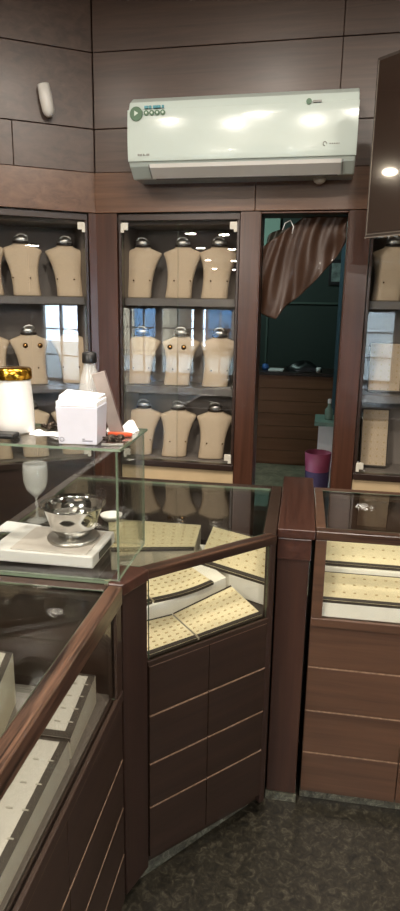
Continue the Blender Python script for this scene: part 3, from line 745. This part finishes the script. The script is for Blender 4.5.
# clutter
def chain(c, n, r, label, mat, grp=None):
    mb = MB()
    for k in range(n):
        a = k*1.7; rr = r*(.25+.75*((k*37) % 11)/11)
        p = Vector((c[0]+rr*cos(a)*1.5, c[1]+rr*sin(a), Z+.003+.010*((k*13) % 7)/7))
        tlt = (k*29) % 10/10*pi
        mb.tube([p+Vector((.008*cos(t_), .008*sin(t_)*cos(tlt), .0022+.003*sin(t_)*sin(tlt))) for t_ in [2*pi*q/8 for q in range(8)]], .0018, 5, 0, True)
    return tag(mb.build('chain_heap', mat), label, 'chain', grp)
DKMET = plain('dark_metal', '#4a4038', .3, .8, var=.3, scale=60)
chain((-.615, 1.475), 26, .026, 'small heap of dark chain between jar and note holder', DKMET)
chain((-.425, 1.362), 22, .016, 'small heap of dark chain at the right corner of the glass case', DKMET)
tag(MB().box((0, 0, 0), (.06, .013, .010)).build('lighter', REDP, None, fr(-.462, 1.428, 4, Z), .003), 'red-orange lighter lying beside note holder on the glass case', 'lighter')
def crump(cx, cy, sx, sy, hgt, label, sd):
    def f(u, v):
        x = (u-.5)*sx; y = (v-.5)*sy
        z = hgt*(.35+.3*sin(u*7+sd)+.3*sin(v*8+u*5+sd*2))
        e = min(u, 1-u, v, 1-v)*6
        return (cx+x+.004*sin(v*9+sd), cy+y+.004*sin(u*11+sd), Z+.001+max(0, z)*min(1, e))
    o = MB().grid(f, 14, 10, 0, False).build('paper_scrap', PAPER); o.modifiers.new('thick', 'SOLIDIFY').thickness = .0006
    return tag(o, label, 'paper')
crump(-.615, 1.42, .085, .05, .010, 'white paper scrap between the jar and note holder', 1)
crump(-.445, 1.50, .075, .05, .030, 'crumpled white paper behind the leaning booklet', 2.3)
tag(MB().box((0, 0, 0), (.05, .008, .006)).build('metal_clip', STEEL, None, fr(-.442, 1.318, 12, Z), .001), 'small steel clip at the front right of glass case top', 'clip')

# ------------------------------------------------------------------ lamps
SPOTS = [(-1.614, -1.11), (-1.25, -1.245), (-1.92, -2.855), (-1.497, -3.03), (-2.304, -5.02), (-1.867, -5.26), (-2.722, -7.5), (-2.325, -7.84)]
def downlight(x, y, z, label, size=.09, energy=None, spot=True):
    r = thing('ceiling_downlight', label, 'lamp', fr(x, y, 0, z), 'ceiling downlights')
    MB().lathe([(size, 0), (size+.018, -.001), (size+.018, -.008), (size, -.012), (size-.004, -.004), (size-.004, 0)], (x, y, z-.0005), 24).build('trim_ring', PLASTW, r)
    MB().lathe([(0, -.003), (size-.004, -.003), (size-.004, 0), (0, 0)], (x, y, z-.001), 24).build('lens', LENS, r)
    if energy:
        l = bpy.data.lights.new('downlight_lamp', 'AREA'); l.shape = 'DISK'; l.size = size*1.9; l.energy = energy; l.color = (1, .91, .80)
        o = bpy.data.objects.new('downlight_lamp', l); COL.objects.link(o); o.location = (x, y, z-.015)
for k, (x, y) in enumerate(SPOTS):
    downlight(x, y, 2.42, 'round recessed lamp in the low ceiling behind the viewer', .06, 34 if k < 4 else 16)
for x, y, e in ((.35, .75, 22), (-.75, .75, 22), (-.35, 1.45, 14), (.75, 1.35, 12), (-1.5, 1.3, 12)):
    downlight(x, y, TOP, 'round recessed lamp in the ceiling above the counters', .10, e)
for x, y, e in ((.5, -.6, 36), (.3, -2.2, 30), (2.6, -2, 20)):
    downlight(x, y, 2.42, 'round recessed lamp in the low ceiling near the entrance', .10, e)
# unseen lamp added on the left wall to put a glint on the screen
wl = thing('glint_lamp', 'unseen lamp added on the left wall for its glint on the screen', 'lamp', fr(-2.08, 2.17, 0, 2.49))
MB().tube([(-2.085, 2.2, 2.50), (-1.9, 2.2, 2.50)], .012, 10).box((-2.089, 2.15, 2.45), (-2.075, 2.25, 2.55)).build('arm', BLACK, wl)
MB().box((-1.91, 2.11, 2.46), (-1.885, 2.27, 2.53)).build('head', BLACK, wl)
MB().lathe([(0, 0), (.034, 0), (.034, .004), (0, .004)], (0, 0, 0), 20, 0, .75, 1.5).build('lens', LENSW, wl, Matrix.Translation((-1.885, 2.19, 2.495)) @ Matrix.Rotation(pi/2, 4, 'Y'))

# ------------------------------------------------------------------ street outside, buildings added to break up reflections
FACADE = [plain('facade_beige', '#b9a283', .8), plain('facade_white', '#d8d4cc', .8), plain('facade_brown', '#7d6450', .8)]
PANEB = plain('facade_pane', '#5f7f9c', .2)
def building(M, w, d, h, k, label):  # added block, seen only as broken shapes in the cabinet glass
    r = thing('added_building', label, 'building', M)
    MB().box((-w/2, 0, 0), (w/2, d, h)).build('wall', FACADE[k], r, M)
    n = max(2, int(w/1.4))
    for j in range(int(h/2.6)):
        for i in range(n):
            x = -w/2+w*(i+.5)/n
            MB().box((x-.4, -.04, .6+j*2.6), (x+.4, -.001, 2.0+j*2.6)).build('window', PANEB, r, M)
building(fr(-7.2, -14, 180), 3.2, 3, 6, 0, 'unseen beige building added behind the shop front to break up reflections')
building(fr(-3.6, -15, 180), 2.0, 3, 8.5, 2, 'unseen brown building added behind the shop front to break up reflections')
building(fr(1.0, -15, 180), 4.0, 3, 5.5, 1, 'unseen white building added behind the shop front to break up reflections')
building(fr(10.5, -5.6, 90+180), 2.4, 3, 6, 0, 'unseen beige building added on the right to break up reflections')
struct(MB().box((-14, -20, -.10), (16, -8.62, -.02)).box((6.1, -8.6, -.10), (16, 4, -.02)).build('ground', plain('asphalt', '#8a8780', .9, scale=30)))

# ------------------------------------------------------------------ sky
w = bpy.data.worlds.new('daylight'); SC.world = w; w.use_nodes = True
bg = w.node_tree.nodes['Background']; bg.inputs[0].default_value = (.62, .80, 1, 1); bg.inputs[1].default_value = 20

# ------------------------------------------------------------------ camera
PSI, PITCH, ROLL, F, H = 9.2, 13.544, .904, 616.15, 1.6
p_, r_ = radians(PITCH), radians(ROLL)
fw = Vector((0, cos(p_), -sin(p_))); rt = Vector((1, 0, 0)); dn = fw.cross(rt)
rt2 = rt*cos(r_)-dn*sin(r_); dn2 = dn*cos(r_)+rt*sin(r_)
Rz = Matrix.Rotation(radians(PSI), 3, 'Z')
rt2, dn2, fw = Rz @ rt2, Rz @ dn2, Rz @ fw
cam = bpy.data.cameras.new('camera'); co = bpy.data.objects.new('camera', cam); COL.objects.link(co)
co.matrix_world = Matrix(((rt2.x, -dn2.x, -fw.x, 0), (rt2.y, -dn2.y, -fw.y, 0), (rt2.z, -dn2.z, -fw.z, H), (0, 0, 0, 1)))
cam.sensor_fit = 'VERTICAL'; cam.sensor_height = 36; cam.lens = F/911*36; cam.clip_start = .01
SC.camera = co

SC.view_settings.view_transform = 'Standard'; SC.view_settings.look = 'None'
SC.view_settings.gamma = 1; SC.view_settings.use_curve_mapping = False
SC.view_settings.exposure = 0.55
SC.cycles.max_bounces = 12; SC.cycles.transparent_max_bounces = 32
SC.cycles.caustics_reflective = False; SC.cycles.caustics_refractive = False
SC.cycles.sample_clamp_indirect = 6
